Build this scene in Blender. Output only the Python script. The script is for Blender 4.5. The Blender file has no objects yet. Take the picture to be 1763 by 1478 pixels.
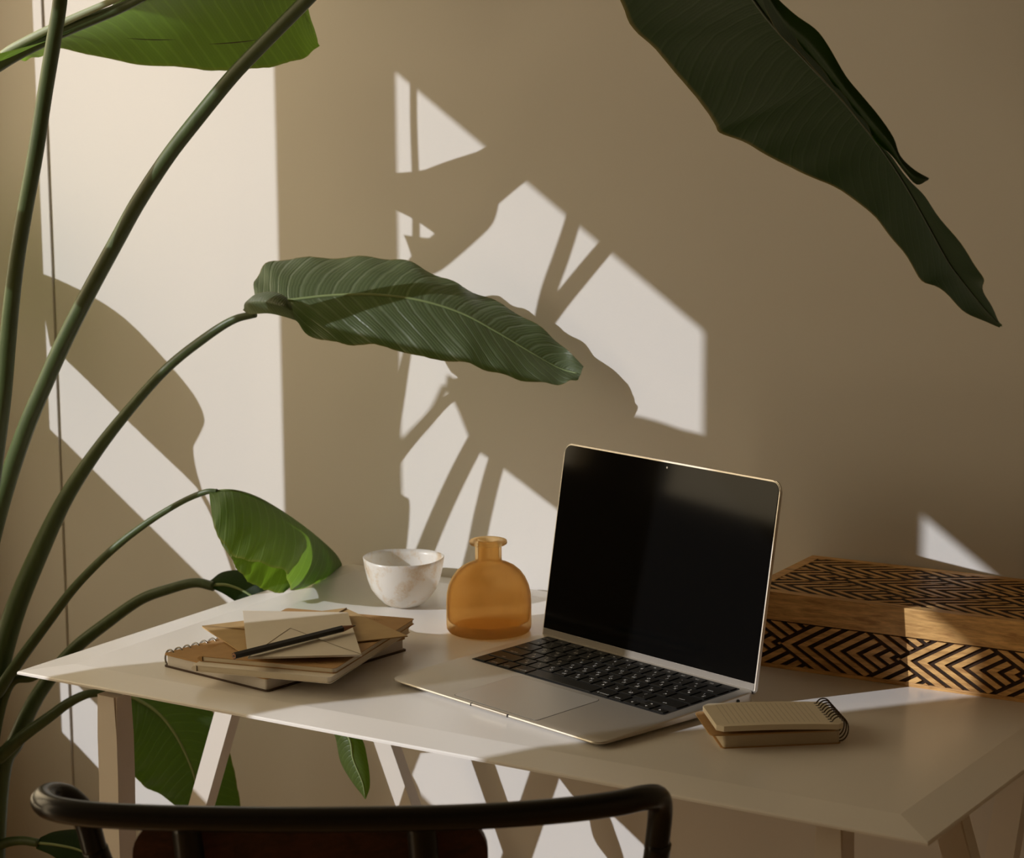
import bpy, bmesh, math, random
from mathutils import Vector, Matrix
random.seed(7)
scene = bpy.context.scene
COL = scene.collection

# ------------------------------------------------------------------ camera
FPX, YAW, PITCH, ROLL = 4049.5, .5651, .1683, -.0072
DZ = .74                                               # height of the desk top
CAM = Vector((1.7011, -2.3054, DZ + .6488))
FWD = Vector((-math.sin(YAW)*math.cos(PITCH), math.cos(YAW)*math.cos(PITCH), -math.sin(PITCH)))
_r = Vector((math.cos(YAW), math.sin(YAW), 0)); _u = _r.cross(FWD)
RGT = _r*math.cos(ROLL) + _u*math.sin(ROLL)
UPV = -_r*math.sin(ROLL) + _u*math.cos(ROLL)
cd = bpy.data.cameras.new('camera'); cam = bpy.data.objects.new('camera', cd); COL.objects.link(cam)
cd.sensor_fit = 'HORIZONTAL'; cd.sensor_width = 36.0; cd.lens = FPX/1763*36.0
cd.clip_start = .05
m3 = Matrix((RGT, UPV, -FWD)).transposed()
cam.matrix_world = Matrix.Translation(CAM) @ m3.to_4x4()
cd.dof.use_dof = True; cd.dof.focus_distance = 2.36; cd.dof.aperture_fstop = 11.0
scene.camera = cam

# ------------------------------------------------------------------ light
SUN = Vector((1.0, 1.3, -.688))                        # direction the sunlight travels
sl = bpy.data.lights.new('sun', 'SUN'); so = bpy.data.objects.new('sun', sl); COL.objects.link(so)
sl.energy = 2.6; sl.angle = math.radians(.31); sl.color = (.93, .95, 1.0)
so.rotation_euler = SUN.to_track_quat('-Z', 'Y').to_euler(); so.location = (-3, -4, 3)
W = bpy.data.worlds.new('world'); scene.world = W; W.use_nodes = True
bg = W.node_tree.nodes['Background']; bg.inputs['Color'].default_value = (1.0, .80, .51, 1); bg.inputs['Strength'].default_value = 3.4
vs = scene.view_settings
scene.display_settings.display_device = 'sRGB'
vs.view_transform = 'Standard'; vs.look = 'None'; vs.exposure = 0.0; vs.gamma = 1.0; vs.use_curve_mapping = False

# ------------------------------------------------------------------ helpers
def ray(px, py): return RGT*((px-881.5)/FPX) - UPV*((py-739)/FPX) + FWD
def aty(px, py, y):
    d = ray(px, py); return CAM + d*((y-CAM.y)/d.y)
def atz(px, py, z=DZ):
    d = ray(px, py); return CAM + d*((z-CAM.z)/d.z)
def link(o, parent=None):
    COL.objects.link(o)
    if parent: o.parent = parent
    return o
def obj(name, bm, mat, parent=None, smooth=False, flip=True):
    me = bpy.data.meshes.new(name)
    if flip: bmesh.ops.recalc_face_normals(bm, faces=bm.faces)
    bm.to_mesh(me); bm.free()
    if smooth:
        for p in me.polygons: p.use_smooth = True
    if mat: me.materials.append(mat)
    return link(bpy.data.objects.new(name, me), parent)
def tag(o, label=None, cat=None, group=None, kind=None):
    if label: o['label'] = label
    if cat: o['category'] = cat
    if group: o['group'] = group
    if kind: o['kind'] = kind
    return o
def thing(name, label, cat, loc=(0, 0, 0), rz=0):
    o = bpy.data.objects.new(name, None); link(o); o.location = loc; o.rotation_euler = (0, 0, rz)
    o.empty_display_size = .02
    bpy.context.view_layer.update()
    return tag(o, label, cat)
def bm_box(bm, lo, hi, bev=0, seg=2):
    r = bmesh.ops.create_cube(bm, size=1)
    for v in r['verts']:
        v.co = Vector([lo[i] + (v.co[i]+.5)*(hi[i]-lo[i]) for i in range(3)])
    if bev:
        es = list({e for v in r['verts'] for e in v.link_edges})
        bmesh.ops.bevel(bm, geom=es, offset=bev, segments=seg, profile=.5, affect='EDGES')
    return bm
def box(name, lo, hi, mat, parent=None, bev=0, seg=2):
    bm = bmesh.new(); bm_box(bm, lo, hi, bev, seg); return obj(name, bm, mat, parent, smooth=False)
def prism(bm, pts, z0, z1):
    """pts: list of 2D -> extruded polygon"""
    lo = [bm.verts.new((p[0], p[1], z0)) for p in pts]; hi = [bm.verts.new((p[0], p[1], z1)) for p in pts]
    bm.faces.new(list(reversed(lo))); bm.faces.new(hi); n = len(pts)
    for i in range(n): bm.faces.new((lo[i], lo[(i+1) % n], hi[(i+1) % n], hi[i]))
def rrect(x0, y0, x1, y1, r, n=6):
    out = []
    for cx, cy, a in ((x1-r, y1-r, 0), (x0+r, y1-r, 90), (x0+r, y0+r, 180), (x1-r, y0+r, 270)):
        for k in range(n+1):
            t = math.radians(a + 90*k/n); out.append((cx+r*math.cos(t), cy+r*math.sin(t)))
    return out
def crom(pts, n, rad=False):
    """Catmull-Rom through tuples -> n+1 samples"""
    P = [tuple(p) for p in pts]; P = [tuple(2*a-b for a, b in zip(P[0], P[1]))] + P + [tuple(2*a-b for a, b in zip(P[-1], P[-2]))]
    m = len(P)-3; out = []
    for i in range(n+1):
        t = i/n*m; k = min(int(t), m-1); f = t-k
        a, b, c, d = P[k:k+4]
        out.append(tuple(.5*((2*B)+(-A+Cc)*f+(2*A-5*B+4*Cc-D)*f*f+(-A+3*B-3*Cc+D)*f**3) for A, B, Cc, D in zip(a, b, c, d)))
    return out
def tube(bm, path, radii, sides=10, cap=True, squash=1.0):
    path = [Vector(p) for p in path]; n = len(path)
    if not hasattr(radii, '__len__'): radii = [radii]*n
    t0 = (path[1]-path[0]).normalized(); up = Vector((0, 0, 1))
    if abs(t0.dot(up)) > .9: up = Vector((1, 0, 0))
    nrm = (up - t0*up.dot(t0)).normalized(); rings = []
    for i, p in enumerate(path):
        t = (path[min(i+1, n-1)]-path[max(i-1, 0)]).normalized()
        nrm = (nrm - t*nrm.dot(t)).normalized(); b = t.cross(nrm)
        rings.append([bm.verts.new(p + (nrm*math.cos(2*math.pi*k/sides)*squash + b*math.sin(2*math.pi*k/sides))*radii[i]) for k in range(sides)])
    for i in range(n-1):
        for k in range(sides):
            bm.faces.new((rings[i][k], rings[i][(k+1) % sides], rings[i+1][(k+1) % sides], rings[i+1][k]))
    if cap:
        bm.faces.new(list(reversed(rings[0]))); bm.faces.new(rings[-1])
def lathe(bm, prof, seg=64):
    rings = []
    for r, z in prof:
        if r < 1e-6: rings.append([bm.verts.new((0, 0, z))])
        else: rings.append([bm.verts.new((r*math.cos(2*math.pi*k/seg), r*math.sin(2*math.pi*k/seg), z)) for k in range(seg)])
    for a, b in zip(rings, rings[1:]):
        for k in range(seg):
            k2 = (k+1) % seg
            if len(a) == 1 and len(b) == 1: continue
            if len(a) == 1: bm.faces.new((a[0], b[k2], b[k]))
            elif len(b) == 1: bm.faces.new((a[k], a[k2], b[0]))
            else: bm.faces.new((a[k], a[k2], b[k2], b[k]))
def smooth_by_angle(o, ang=35):
    me = o.data
    for p in me.polygons: p.use_smooth = True
    bm = bmesh.new(); bm.from_mesh(me)
    for e in bm.edges:
        if len(e.link_faces) == 2 and e.calc_face_angle(0) > math.radians(ang): e.smooth = False
    bm.to_mesh(me); bm.free()

# ------------------------------------------------------------------ materials
def newmat(name):
    m = bpy.data.materials.new(name); m.use_nodes = True
    nt = m.node_tree; b = nt.nodes['Principled BSDF']
    return m, nt, b
def N(nt, t, **kw):
    n = nt.nodes.new(t)
    for k, v in kw.items():
        if k in n.inputs: n.inputs[k].default_value = v
        else: setattr(n, k, v)
    return n
def c4(c): return (c[0], c[1], c[2], 1)
def simple(name, col, rough=.6, metal=0, noise=0, nscale=30, bump=0, bscale=200, spec=.5, stretch=(1, 1, 1), coat=0):
    m, nt, b = newmat(name); L = nt.links
    b.inputs['Base Color'].default_value = c4(col); b.inputs['Roughness'].default_value = rough
    b.inputs['Metallic'].default_value = metal; b.inputs['Specular IOR Level'].default_value = spec
    b.inputs['Coat Weight'].default_value = coat
    tc = N(nt, 'ShaderNodeTexCoord'); mp = N(nt, 'ShaderNodeMapping'); mp.inputs['Scale'].default_value = stretch
    L.new(tc.outputs['Object'], mp.inputs['Vector'])
    if noise:
        nz = N(nt, 'ShaderNodeTexNoise', Scale=nscale, Detail=6.0); L.new(mp.outputs[0], nz.inputs['Vector'])
        mx = N(nt, 'ShaderNodeMix', data_type='RGBA')
        mx.inputs[6].default_value = c4([max(0, x*(1-noise)) for x in col]); mx.inputs[7].default_value = c4([min(1, x*(1+noise)) for x in col])
        L.new(nz.outputs['Fac'], mx.inputs[0]); L.new(mx.outputs[2], b.inputs['Base Color'])
    if bump:
        nb = N(nt, 'ShaderNodeTexNoise', Scale=bscale, Detail=4.0); L.new(mp.outputs[0], nb.inputs['Vector'])
        bp = N(nt, 'ShaderNodeBump', Strength=bump, Distance=.001); L.new(nb.outputs['Fac'], bp.inputs['Height']); L.new(bp.outputs[0], b.inputs['Normal'])
    return m
def wood(name, dark, light, rough=.5, scale=14, stretch=(1, 12, 12), bump=.15, spec=.4):
    m, nt, b = newmat(name); L = nt.links
    tc = N(nt, 'ShaderNodeTexCoord'); mp = N(nt, 'ShaderNodeMapping'); mp.inputs['Scale'].default_value = stretch
    L.new(tc.outputs['Object'], mp.inputs['Vector'])
    n1 = N(nt, 'ShaderNodeTexNoise', Scale=scale, Detail=8.0, Distortion=.8); L.new(mp.outputs[0], n1.inputs['Vector'])
    n2 = N(nt, 'ShaderNodeTexNoise', Scale=scale*5, Detail=3.0); L.new(mp.outputs[0], n2.inputs['Vector'])
    ad = N(nt, 'ShaderNodeMath', operation='MULTIPLY_ADD'); ad.inputs[1].default_value = .35; L.new(n2.outputs['Fac'], ad.inputs[0]); L.new(n1.outputs['Fac'], ad.inputs[2])
    cr = N(nt, 'ShaderNodeValToRGB'); cr.color_ramp.elements[0].position = .42; cr.color_ramp.elements[0].color = c4(dark)
    cr.color_ramp.elements[1].position = .85; cr.color_ramp.elements[1].color = c4(light)
    L.new(ad.outputs[0], cr.inputs[0]); L.new(cr.outputs[0], b.inputs['Base Color'])
    b.inputs['Roughness'].default_value = rough; b.inputs['Specular IOR Level'].default_value = spec
    if bump:
        bp = N(nt, 'ShaderNodeBump', Strength=bump, Distance=.001); L.new(ad.outputs[0], bp.inputs['Height']); L.new(bp.outputs[0], b.inputs['Normal'])
    return m
def leafmat(name, front, trans, vein, tfac=.42, rough=.38, nlat=26, spec=.5, veinmix=.35, bump=.5):
    """UV: x along the blade 0..1, y across -1..1"""
    m, nt, b = newmat(name); L = nt.links
    uv = N(nt, 'ShaderNodeUVMap'); sp = N(nt, 'ShaderNodeSeparateXYZ'); L.new(uv.outputs[0], sp.inputs[0])
    ab = N(nt, 'ShaderNodeMath', operation='ABSOLUTE'); L.new(sp.outputs[1], ab.inputs[0])
    # lateral veins sweep forward towards the margin
    sq = N(nt, 'ShaderNodeMath', operation='POWER'); L.new(ab.outputs[0], sq.inputs[0]); sq.inputs[1].default_value = 1.3
    ma = N(nt, 'ShaderNodeMath', operation='MULTIPLY_ADD'); L.new(sq.outputs[0], ma.inputs[0]); ma.inputs[1].default_value = -.12; L.new(sp.outputs[0], ma.inputs[2])
    nz = N(nt, 'ShaderNodeTexNoise', Scale=5.0, Detail=3.0); L.new(uv.outputs[0], nz.inputs['Vector'])
    wob = N(nt, 'ShaderNodeMath', operation='MULTIPLY_ADD'); L.new(nz.outputs['Fac'], wob.inputs[0]); wob.inputs[1].default_value = .010; L.new(ma.outputs[0], wob.inputs[2])
    def stripes(n, sharp):
        mu = N(nt, 'ShaderNodeMath', operation='MULTIPLY'); L.new(wob.outputs[0], mu.inputs[0]); mu.inputs[1].default_value = n*2*math.pi
        si = N(nt, 'ShaderNodeMath', operation='SINE'); L.new(mu.outputs[0], si.inputs[0])
        ad = N(nt, 'ShaderNodeMath', operation='MULTIPLY_ADD'); L.new(si.outputs[0], ad.inputs[0]); ad.inputs[1].default_value = .5; ad.inputs[2].default_value = .5
        po = N(nt, 'ShaderNodeMath', operation='POWER'); L.new(ad.outputs[0], po.inputs[0]); po.inputs[1].default_value = sharp
        return po
    s1 = stripes(nlat, 9.0); s2 = stripes(nlat*4.3, 2.0)
    add = N(nt, 'ShaderNodeMath', operation='MULTIPLY_ADD'); L.new(s2.outputs[0], add.inputs[0]); add.inputs[1].default_value = .25; L.new(s1.outputs[0], add.inputs[2])
    fac = N(nt, 'ShaderNodeMath', operation='MULTIPLY', use_clamp=True); L.new(add.outputs[0], fac.inputs[0]); fac.inputs[1].default_value = veinmix
    n2 = N(nt, 'ShaderNodeTexNoise', Scale=3.0, Detail=4.0); L.new(uv.outputs[0], n2.inputs['Vector'])
    mx0 = N(nt, 'ShaderNodeMix', data_type='RGBA'); mx0.inputs[6].default_value = c4([x*.75 for x in front]); mx0.inputs[7].default_value = c4([x*1.25 for x in front]); L.new(n2.outputs['Fac'], mx0.inputs[0])
    mx = N(nt, 'ShaderNodeMix', data_type='RGBA'); L.new(mx0.outputs[2], mx.inputs[6]); mx.inputs[7].default_value = c4(vein); L.new(fac.outputs[0], mx.inputs[0])
    # dry brown rim
    rim = N(nt, 'ShaderNodeMapRange'); L.new(ab.outputs[0], rim.inputs[0]); rim.inputs[1].default_value = .965; rim.inputs[2].default_value = 1.0
    mx2 = N(nt, 'ShaderNodeMix', data_type='RGBA'); L.new(rim.outputs[0], mx2.inputs[0]); L.new(mx.outputs[2], mx2.inputs[6]); mx2.inputs[7].default_value = (.22, .16, .05, 1)
    L.new(mx2.outputs[2], b.inputs['Base Color']); b.inputs['Roughness'].default_value = rough; b.inputs['Specular IOR Level'].default_value = spec
    bp = N(nt, 'ShaderNodeBump', Strength=bump, Distance=.0012); L.new(add.outputs[0], bp.inputs['Height']); L.new(bp.outputs[0], b.inputs['Normal'])
    tr = N(nt, 'ShaderNodeBsdfTranslucent'); mt = N(nt, 'ShaderNodeMix', data_type='RGBA'); mt.inputs[6].default_value = c4(trans); mt.inputs[7].default_value = c4([min(1, x*1.35) for x in trans]); L.new(fac.outputs[0], mt.inputs[0])
    L.new(mt.outputs[2], tr.inputs['Color'])
    ms = N(nt, 'ShaderNodeMixShader'); ms.inputs[0].default_value = tfac; L.new(b.outputs[0], ms.inputs[1]); L.new(tr.outputs[0], ms.inputs[2])
    L.new(ms.outputs[0], nt.nodes['Material Output'].inputs['Surface'])
    return m

M = {}
M['wall'] = simple('wall_paint', (.74, .71, .665), .92, noise=.025, nscale=3, bump=.12, bscale=350, spec=.15)
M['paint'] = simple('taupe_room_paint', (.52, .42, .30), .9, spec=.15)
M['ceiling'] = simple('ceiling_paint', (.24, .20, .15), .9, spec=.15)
M['floor'] = wood('oak_floor', (.40, .24, .11), (.62, .42, .23), .5, 6, (1, 8, 8), .05)
M['desk'] = simple('white_lacquer', (.89, .86, .82), .25, bump=.03, bscale=500, spec=.55)
M['leg'] = simple('white_painted_wood', (.76, .71, .64), .42, bump=.06, bscale=180)
M['alu'] = simple('aluminium', (.66, .62, .56), .42, metal=.85, bump=.02, bscale=2500)
M['alu_edge'] = simple('polished_aluminium', (.62, .59, .55), .36, metal=1)
M['chin'] = simple('screen_chin_grey', (.20, .18, .155), .5, metal=.3)
M['pad'] = simple('trackpad_glass', (.60, .56, .50), .36, metal=.7)
M['black'] = simple('screen_black', (.003, .003, .003), .07, spec=.14)
M['key'] = simple('key_plastic', (.007, .0068, .0065), .32, spec=.2, bump=.03, bscale=2000)
M['well'] = simple('keyboard_well', (.012, .012, .012), .6)
M['legend'] = simple('key_legend_white', (.82, .8, .76), .5)
M['dark'] = simple('dark_recess', (.01, .01, .01), .6)
M['kraft'] = simple('kraft_card', (.47, .285, .125), .8, noise=.14, nscale=90, bump=.12, bscale=700, spec=.2)
M['kraft2'] = simple('kraft_envelope_paper', (.52, .36, .175), .8, noise=.1, nscale=60, bump=.08, bscale=500, spec=.2)
M['brownback'] = simple('dark_brown_board', (.07, .042, .026), .75)
M['creampaper'] = simple('cream_paper', (.78, .70, .55), .8, spec=.2, noise=.03, nscale=60)
M['creamcover'] = simple('cream_cover', (.80, .73, .62), .75, spec=.25, noise=.03, nscale=40)
M['envcream'] = simple('cream_envelope_paper', (.74, .67, .555), .8, spec=.2, noise=.03, nscale=40)
M['flapshade'] = simple('flap_shadow_line', (.16, .11, .06), .9)  # shadow gap under an envelope flap, put into the colour
M['wire'] = simple('wire', (.22, .20, .17), .3, metal=1)
M['wiredark'] = simple('bronze_wire', (.09, .065, .04), .35, metal=.9)
M['pencil'] = simple('black_lacquer', (.008, .008, .008), .3)
M['pencilwood'] = simple('pencil_wood', (.36, .18, .10), .7)
M['graphite'] = simple('graphite', (.03, .03, .03), .4)
M['ink'] = simple('printed_ink', (.1, .06, .03), .9)
M['inklight'] = simple('grey_rule_ink', (.40, .35, .27), .9)
M['chair'] = simple('black_satin_metal', (.010, .0095, .009), .28, spec=.5)
M['plate'] = wood('dark_walnut', (.03, .009, .005), (.085, .026, .014), .45, 8, (1, 9, 9), .05)
M['mango'] = wood('mango_wood', (.42, .195, .060), (.92, .55, .20), .42, 26, (1, 7, 7), .25)
M['groove'] = wood('dark_groove', (.014, .007, .003), (.06, .028, .012), .8, 40, (1, 4, 4), .3)  # grooves get a darker wood than the raised strips
M['pot'] = simple('terracotta', (.42, .2, .11), .8, noise=.15, nscale=12)
M['soil'] = simple('soil', (.04, .025, .015), .95, noise=.4, nscale=60, bump=.8, bscale=90)
M['stem'] = simple('petiole_green', (.070, .104, .036), .42, noise=.28, nscale=22, spec=.45, stretch=(6, 6, .6), bump=.15, bscale=160)
M['stempale'] = simple('pale_channel', (.42, .47, .28), .5, noise=.12, nscale=30)
M['midrib'] = simple('midrib_pale', (.26, .33, .13), .5, noise=.12, nscale=40)
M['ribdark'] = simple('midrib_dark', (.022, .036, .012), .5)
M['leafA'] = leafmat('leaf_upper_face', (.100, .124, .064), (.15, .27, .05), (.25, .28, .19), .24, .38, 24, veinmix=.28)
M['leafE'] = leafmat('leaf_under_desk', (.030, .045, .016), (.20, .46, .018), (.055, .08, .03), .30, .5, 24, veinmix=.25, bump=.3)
M['leafB'] = leafmat('leaf_young', (.075, .100, .034), (.25, .46, .028), (.14, .19, .07), .42, .48, 22, veinmix=.3, bump=.35)
M['leafU'] = leafmat('leaf_backlit', (.06, .105, .028), (.20, .37, .035), (.15, .25, .06), .48, .45, 30, veinmix=.35, bump=.35)
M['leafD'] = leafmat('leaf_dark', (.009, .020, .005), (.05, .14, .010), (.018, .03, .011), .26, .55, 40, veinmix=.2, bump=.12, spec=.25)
# mother-of-pearl bowl
def bowlmat():
    m, nt, b = newmat('capiz_shell'); L = nt.links
    tc = N(nt, 'ShaderNodeTexCoord')
    n1 = N(nt, 'ShaderNodeTexNoise', Scale=26.0, Detail=7.0, Distortion=1.6); L.new(tc.outputs['Object'], n1.inputs['Vector'])
    n2 = N(nt, 'ShaderNodeTexNoise', Scale=150.0, Detail=4.0, Distortion=2.5); L.new(tc.outputs['Object'], n2.inputs['Vector'])
    ad = N(nt, 'ShaderNodeMath', operation='MULTIPLY_ADD'); L.new(n2.outputs['Fac'], ad.inputs[0]); ad.inputs[1].default_value = .35; L.new(n1.outputs['Fac'], ad.inputs[2])
    cr = N(nt, 'ShaderNodeValToRGB'); e = cr.color_ramp.elements
    e[0].position = .40; e[0].color = (.76, .60, .40, 1); e[1].position = .66; e[1].color = (.95, .93, .89, 1)
    L.new(ad.outputs[0], cr.inputs[0]); L.new(cr.outputs[0], b.inputs['Base Color']); b.inputs['Roughness'].default_value = .3
    b.inputs['Coat Weight'].default_value = .3
    tr = N(nt, 'ShaderNodeBsdfTranslucent'); L.new(cr.outputs[0], tr.inputs['Color'])
    ms = N(nt, 'ShaderNodeMixShader'); ms.inputs[0].default_value = .45; L.new(b.outputs[0], ms.inputs[1]); L.new(tr.outputs[0], ms.inputs[2])
    L.new(ms.outputs[0], nt.nodes['Material Output'].inputs['Surface']); return m
M['bowl'] = bowlmat()
def bottlemat():
    m, nt, b = newmat('frosted_amber_glass'); L = nt.links
    b.inputs['Base Color'].default_value = (.80, .47, .16, 1); b.inputs['Roughness'].default_value = .42
    tr = N(nt, 'ShaderNodeBsdfTranslucent'); tr.inputs['Color'].default_value = (.96, .70, .34, 1)
    rf = N(nt, 'ShaderNodeBsdfRefraction'); rf.inputs['Color'].default_value = (.985, .885, .67, 1); rf.inputs['Roughness'].default_value = .38; rf.inputs['IOR'].default_value = 1.06
    m1 = N(nt, 'ShaderNodeMixShader'); m1.inputs[0].default_value = .70; L.new(tr.outputs[0], m1.inputs[1]); L.new(rf.outputs[0], m1.inputs[2])
    m2 = N(nt, 'ShaderNodeMixShader'); m2.inputs[0].default_value = .88; L.new(b.outputs[0], m2.inputs[1]); L.new(m1.outputs[0], m2.inputs[2])
    L.new(m2.outputs[0], nt.nodes['Material Output'].inputs['Surface']); return m
M['bottle'] = bottlemat()

# ------------------------------------------------------------------ room
XL, TW = -.70, .05                                     # inner face of the window wall and its thickness
X1, Y0, ZC = 3.3, -4.2, 2.65
SEAM = -.480
def st(o, label, cat): return tag(o, label, cat, kind='structure')
st(box('floor', (XL-TW, Y0, -.03), (X1, .15, 0), M['floor']), 'warm oak floor of the room', 'floor')
st(box('ceiling', (XL-TW, Y0, ZC), (X1, .15, ZC+.05), M['ceiling']), 'plain pale ceiling of the room', 'ceiling')
st(box('wall_back', (SEAM, 0, 0), (X1, .15, ZC), M['wall']), 'beige painted wall behind the desk with window light', 'wall')
st(box('trim_1', (XL-TW, -.0035, 0), (SEAM, .15, ZC), M['wall']), 'narrow beige wall strip standing slightly proud beside the plant', 'wall panel')
st(box('wall_right', (X1, Y0, 0), (X1+.05, .15, ZC), M['paint']), 'plain wall on the right side of the room', 'wall')
st(box('wall_rear', (XL-TW, Y0-.05, 0), (X1, Y0, ZC), M['paint']), 'plain wall behind the viewer', 'wall')
# window openings given by the light they throw on the back wall (x range there)
KX, KZ = SUN.y, -SUN.z
panes = [(-.492, -.090), (.080, .504), (.757, 1.035)]
HEAD = 1.403 + KZ*(-XL+TW)
RAIL0, RAIL1 = .19 + KZ*(-XL+TW), .523 + KZ*(-XL)      # rail deepened to trim the sun through the unseen lower lights
SILL = .10 + KZ*(-XL)  # sill raised so only a slot shaped for the sun patches remains
opens = [(-(b - XL + TW)*KX, -(a - XL)*KX) for a, b in panes]
bm = bmesh.new()
ys = [.0] + [v for o_ in opens for v in (o_[1], o_[0])] + [Y0]
for k in range(0, len(ys), 2): bm_box(bm, (XL-TW, ys[k+1], 0), (XL, ys[k], ZC))
sills = (SILL, SILL, .08)  # unseen third opening lowered so sun on the floor adds bounce light
for (lo, hi), sl_ in zip(opens, sills):
    bm_box(bm, (XL-TW, lo, HEAD), (XL, hi, ZC)); bm_box(bm, (XL-TW, lo, 0), (XL, hi, sl_))
    if sl_ > .1: bm_box(bm, (XL-TW, lo, RAIL0), (XL, hi, RAIL1))
st(obj('wall_left', bm, M['paint']), 'side wall with three tall window openings', 'wall')
for k, (lo, hi) in enumerate(opens):
    SILL = sills[k]                                    # slim casings round each opening
    bm = bmesh.new()
    for a, b in (((lo-.03, HEAD), (hi+.03, HEAD+.03)), ((lo-.03, SILL-.03), (hi+.03, SILL)), ((lo-.03, SILL), (lo, HEAD)), ((hi, SILL), (hi+.03, HEAD))):
        bm_box(bm, (XL-TW-.012, a[0], a[1]), (XL-TW, b[0], b[1]))
    st(obj('window_%d' % (k+1), bm, M['leg']), ['window casing nearest the back wall', 'middle window casing in the side wall', 'window casing farthest from the back wall'][k], 'window')
    pl = bpy.data.lights.new('window_portal', 'AREA'); pl.shape = 'RECTANGLE'; pl.size = HEAD-SILL; pl.size_y = hi-lo; pl.cycles.is_portal = True
    po = link(bpy.data.objects.new('window_portal', pl)); po.location = (XL-TW-.02, (lo+hi)/2, (HEAD+SILL)/2); po.rotation_euler = (0, -math.pi/2, 0)

# ------------------------------------------------------------------ desk
DW, DD = 1.007, .581; DYF = -.585; DYB = DYF+DD
desk = thing('desk', 'white desk with a wide sloping border and slanting legs', 'desk', (0, 0, 0))
bm = bmesh.new(); ins, dr, et = .042, .0042, .0032
def ring(i, z): return [bm.verts.new(c) for c in ((i, DYF+i, z), (DW-i, DYF+i, z), (DW-i, DYB-i, z), (i, DYB-i, z))]
R = [ring(ins, DZ), ring(.001, DZ-dr), ring(0, DZ-dr-.0012), ring(0, DZ-dr-et), ring(.05, DZ-.02)]
bm.faces.new(R[0])
for a, b in zip(R, R[1:]):
    for k in range(4): bm.faces.new((a[k], b[k], b[(k+1) % 4], a[(k+1) % 4]))
bm.faces.new(list(reversed(R[-1])))
tt = obj('tabletop', bm, M['desk'], desk)
def leg(path, wx=.025, wy=.018, name='leg'):
    """square-section leg along a path of points"""
    P = [Vector(p) for p in path]; bm = bmesh.new(); rings = []
    for p in P: rings.append([bm.verts.new(p + Vector((sx*wx/2, sy*wy/2, 0))) for sx, sy in ((-1, -1), (1, -1), (1, 1), (-1, 1))])
    for a, b in zip(rings, rings[1:]):
        for k in range(4): bm.faces.new((a[k], a[(k+1) % 4], b[(k+1) % 4], b[k]))
    bm.faces.new(rings[0]); bm.faces.new(list(reversed(rings[-1])))
    es = [e for e in bm.edges if abs((e.verts[0].co-e.verts[1].co).normalized().z) > .5]
    bmesh.ops.bevel(bm, geom=es, offset=.0022, segments=2, affect='EDGES')
    return obj(name, bm, M['leg'], desk)
def pleg(p0, p1, Y, bow=0, wx=.025, wy=.018):
    a, b = aty(*p0, Y), aty(*p1, Y); s = (b.x-a.x)/(b.z-a.z)
    top, bot = DZ-.02, 0.0
    pts = []
    for k in range(13):
        z = top + (bot-top)*k/12; t = k/12
        pts.append((a.x+s*(z-a.z) + bow*math.sin(math.pi*min(1, t*1.15)), Y, z))
    return leg(pts, wx, wy)
LEGS = []
def vleg(px, py, bow):
    p = atz(px, py, DZ-.01); pts = [(p.x + bow*math.exp(-((k/16-.22)/.07)**2), p.y, (DZ-.02)*(1-k/16)) for k in range(17)]
    return leg(pts, .026, .026)
vleg(196, 1178, -.002)
pleg((392, 1228), (352, 1370), -.295)
pleg((668, 1285), (700, 1378), -.10)
vleg(1438, 1380, -.001)
pleg((1637, 1405), (1655, 1478), -.43, wx=.028, wy=.02)
pleg((1745, 1335), (1713, 1478), -.22, bow=.012, wx=.028, wy=.02)
for x in (.09, .88):
    box('crossbar', (x-.012, DYF+.17, DZ-.046), (x+.012, DYB-.03, DZ-.0205), M['leg'], desk, bev=.002)

# ------------------------------------------------------------------ laptop
LW, LD = .3041, .2124
lap = thing('laptop', 'open silver laptop with black keys and a dark screen', 'laptop', (.3678, -.4371, DZ), -.2754)
ZF, ZB = .0062, .0150                                   # deck height at front and rear
def deck(y): return ZF + (ZB-ZF)*y/LD
slope = math.atan2(ZB-ZF, LD)
bm = bmesh.new(); pts = rrect(0, 0, LW, LD, .0115, 7); n = len(pts); rings = []
cx, cy = LW/2, LD/2
def inset(p, d): return (cx+(p[0]-cx)*(1-2*d/LW), cy+(p[1]-cy)*(1-2*d/LD))
for d, f in ((.010, lambda y: .0012), (.004, lambda y: .0022), (.0004, lambda y: .0042), (0, lambda y: max(deck(y)-.0012, .0046)), (.0006, lambda y: deck(y)-.0003), (.0012, deck)):
    rings.append([bm.verts.new((*inset(p, d), f(p[1]))) for p in pts])
for a, b in zip(rings, rings[1:]):
    for k in range(n): bm.faces.new((a[k], a[(k+1) % n], b[(k+1) % n], b[k]))
bm.faces.new(list(reversed(rings[0]))); bm.faces.new(rings[-1])
base = obj('base', bm, M['alu'], lap); smooth_by_angle(base, 25)
for x, y in ((.03, .03), (LW-.03, .03), (.03, LD-.03), (LW-.03, LD-.03)):
    box('foot', (x-.006, y-.006, 0), (x+.006, y+.006, .0016), M['dark'], lap)
def on_deck(name, x0, y0, x1, y1, h, mat, r=.001, parent=lap, lift=0, nseg=3):
    bm = bmesh.new(); P = rrect(x0, y0, x1, y1, r, nseg)
    prism(bm, P, -.0004, h)
    for v in bm.verts: v.co.z += deck(v.co.y)+lift
    return obj(name, bm, mat, parent)
KX0, KX1, KY0 = .0150, .2890, .0985
U = (KX1-KX0)/14.5; PY = .0187
KY1 = KY0 + 5*PY + .0115
on_deck('keyboard_well', KX0-.0016, KY0-.0014, KX1+.0016, KY1+.0014, .00012, M['well'], .003)
tp = on_deck('trackpad', LW/2-.060, .0065, LW/2+.060, .0905, .00025, M['pad'], .004)
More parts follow.
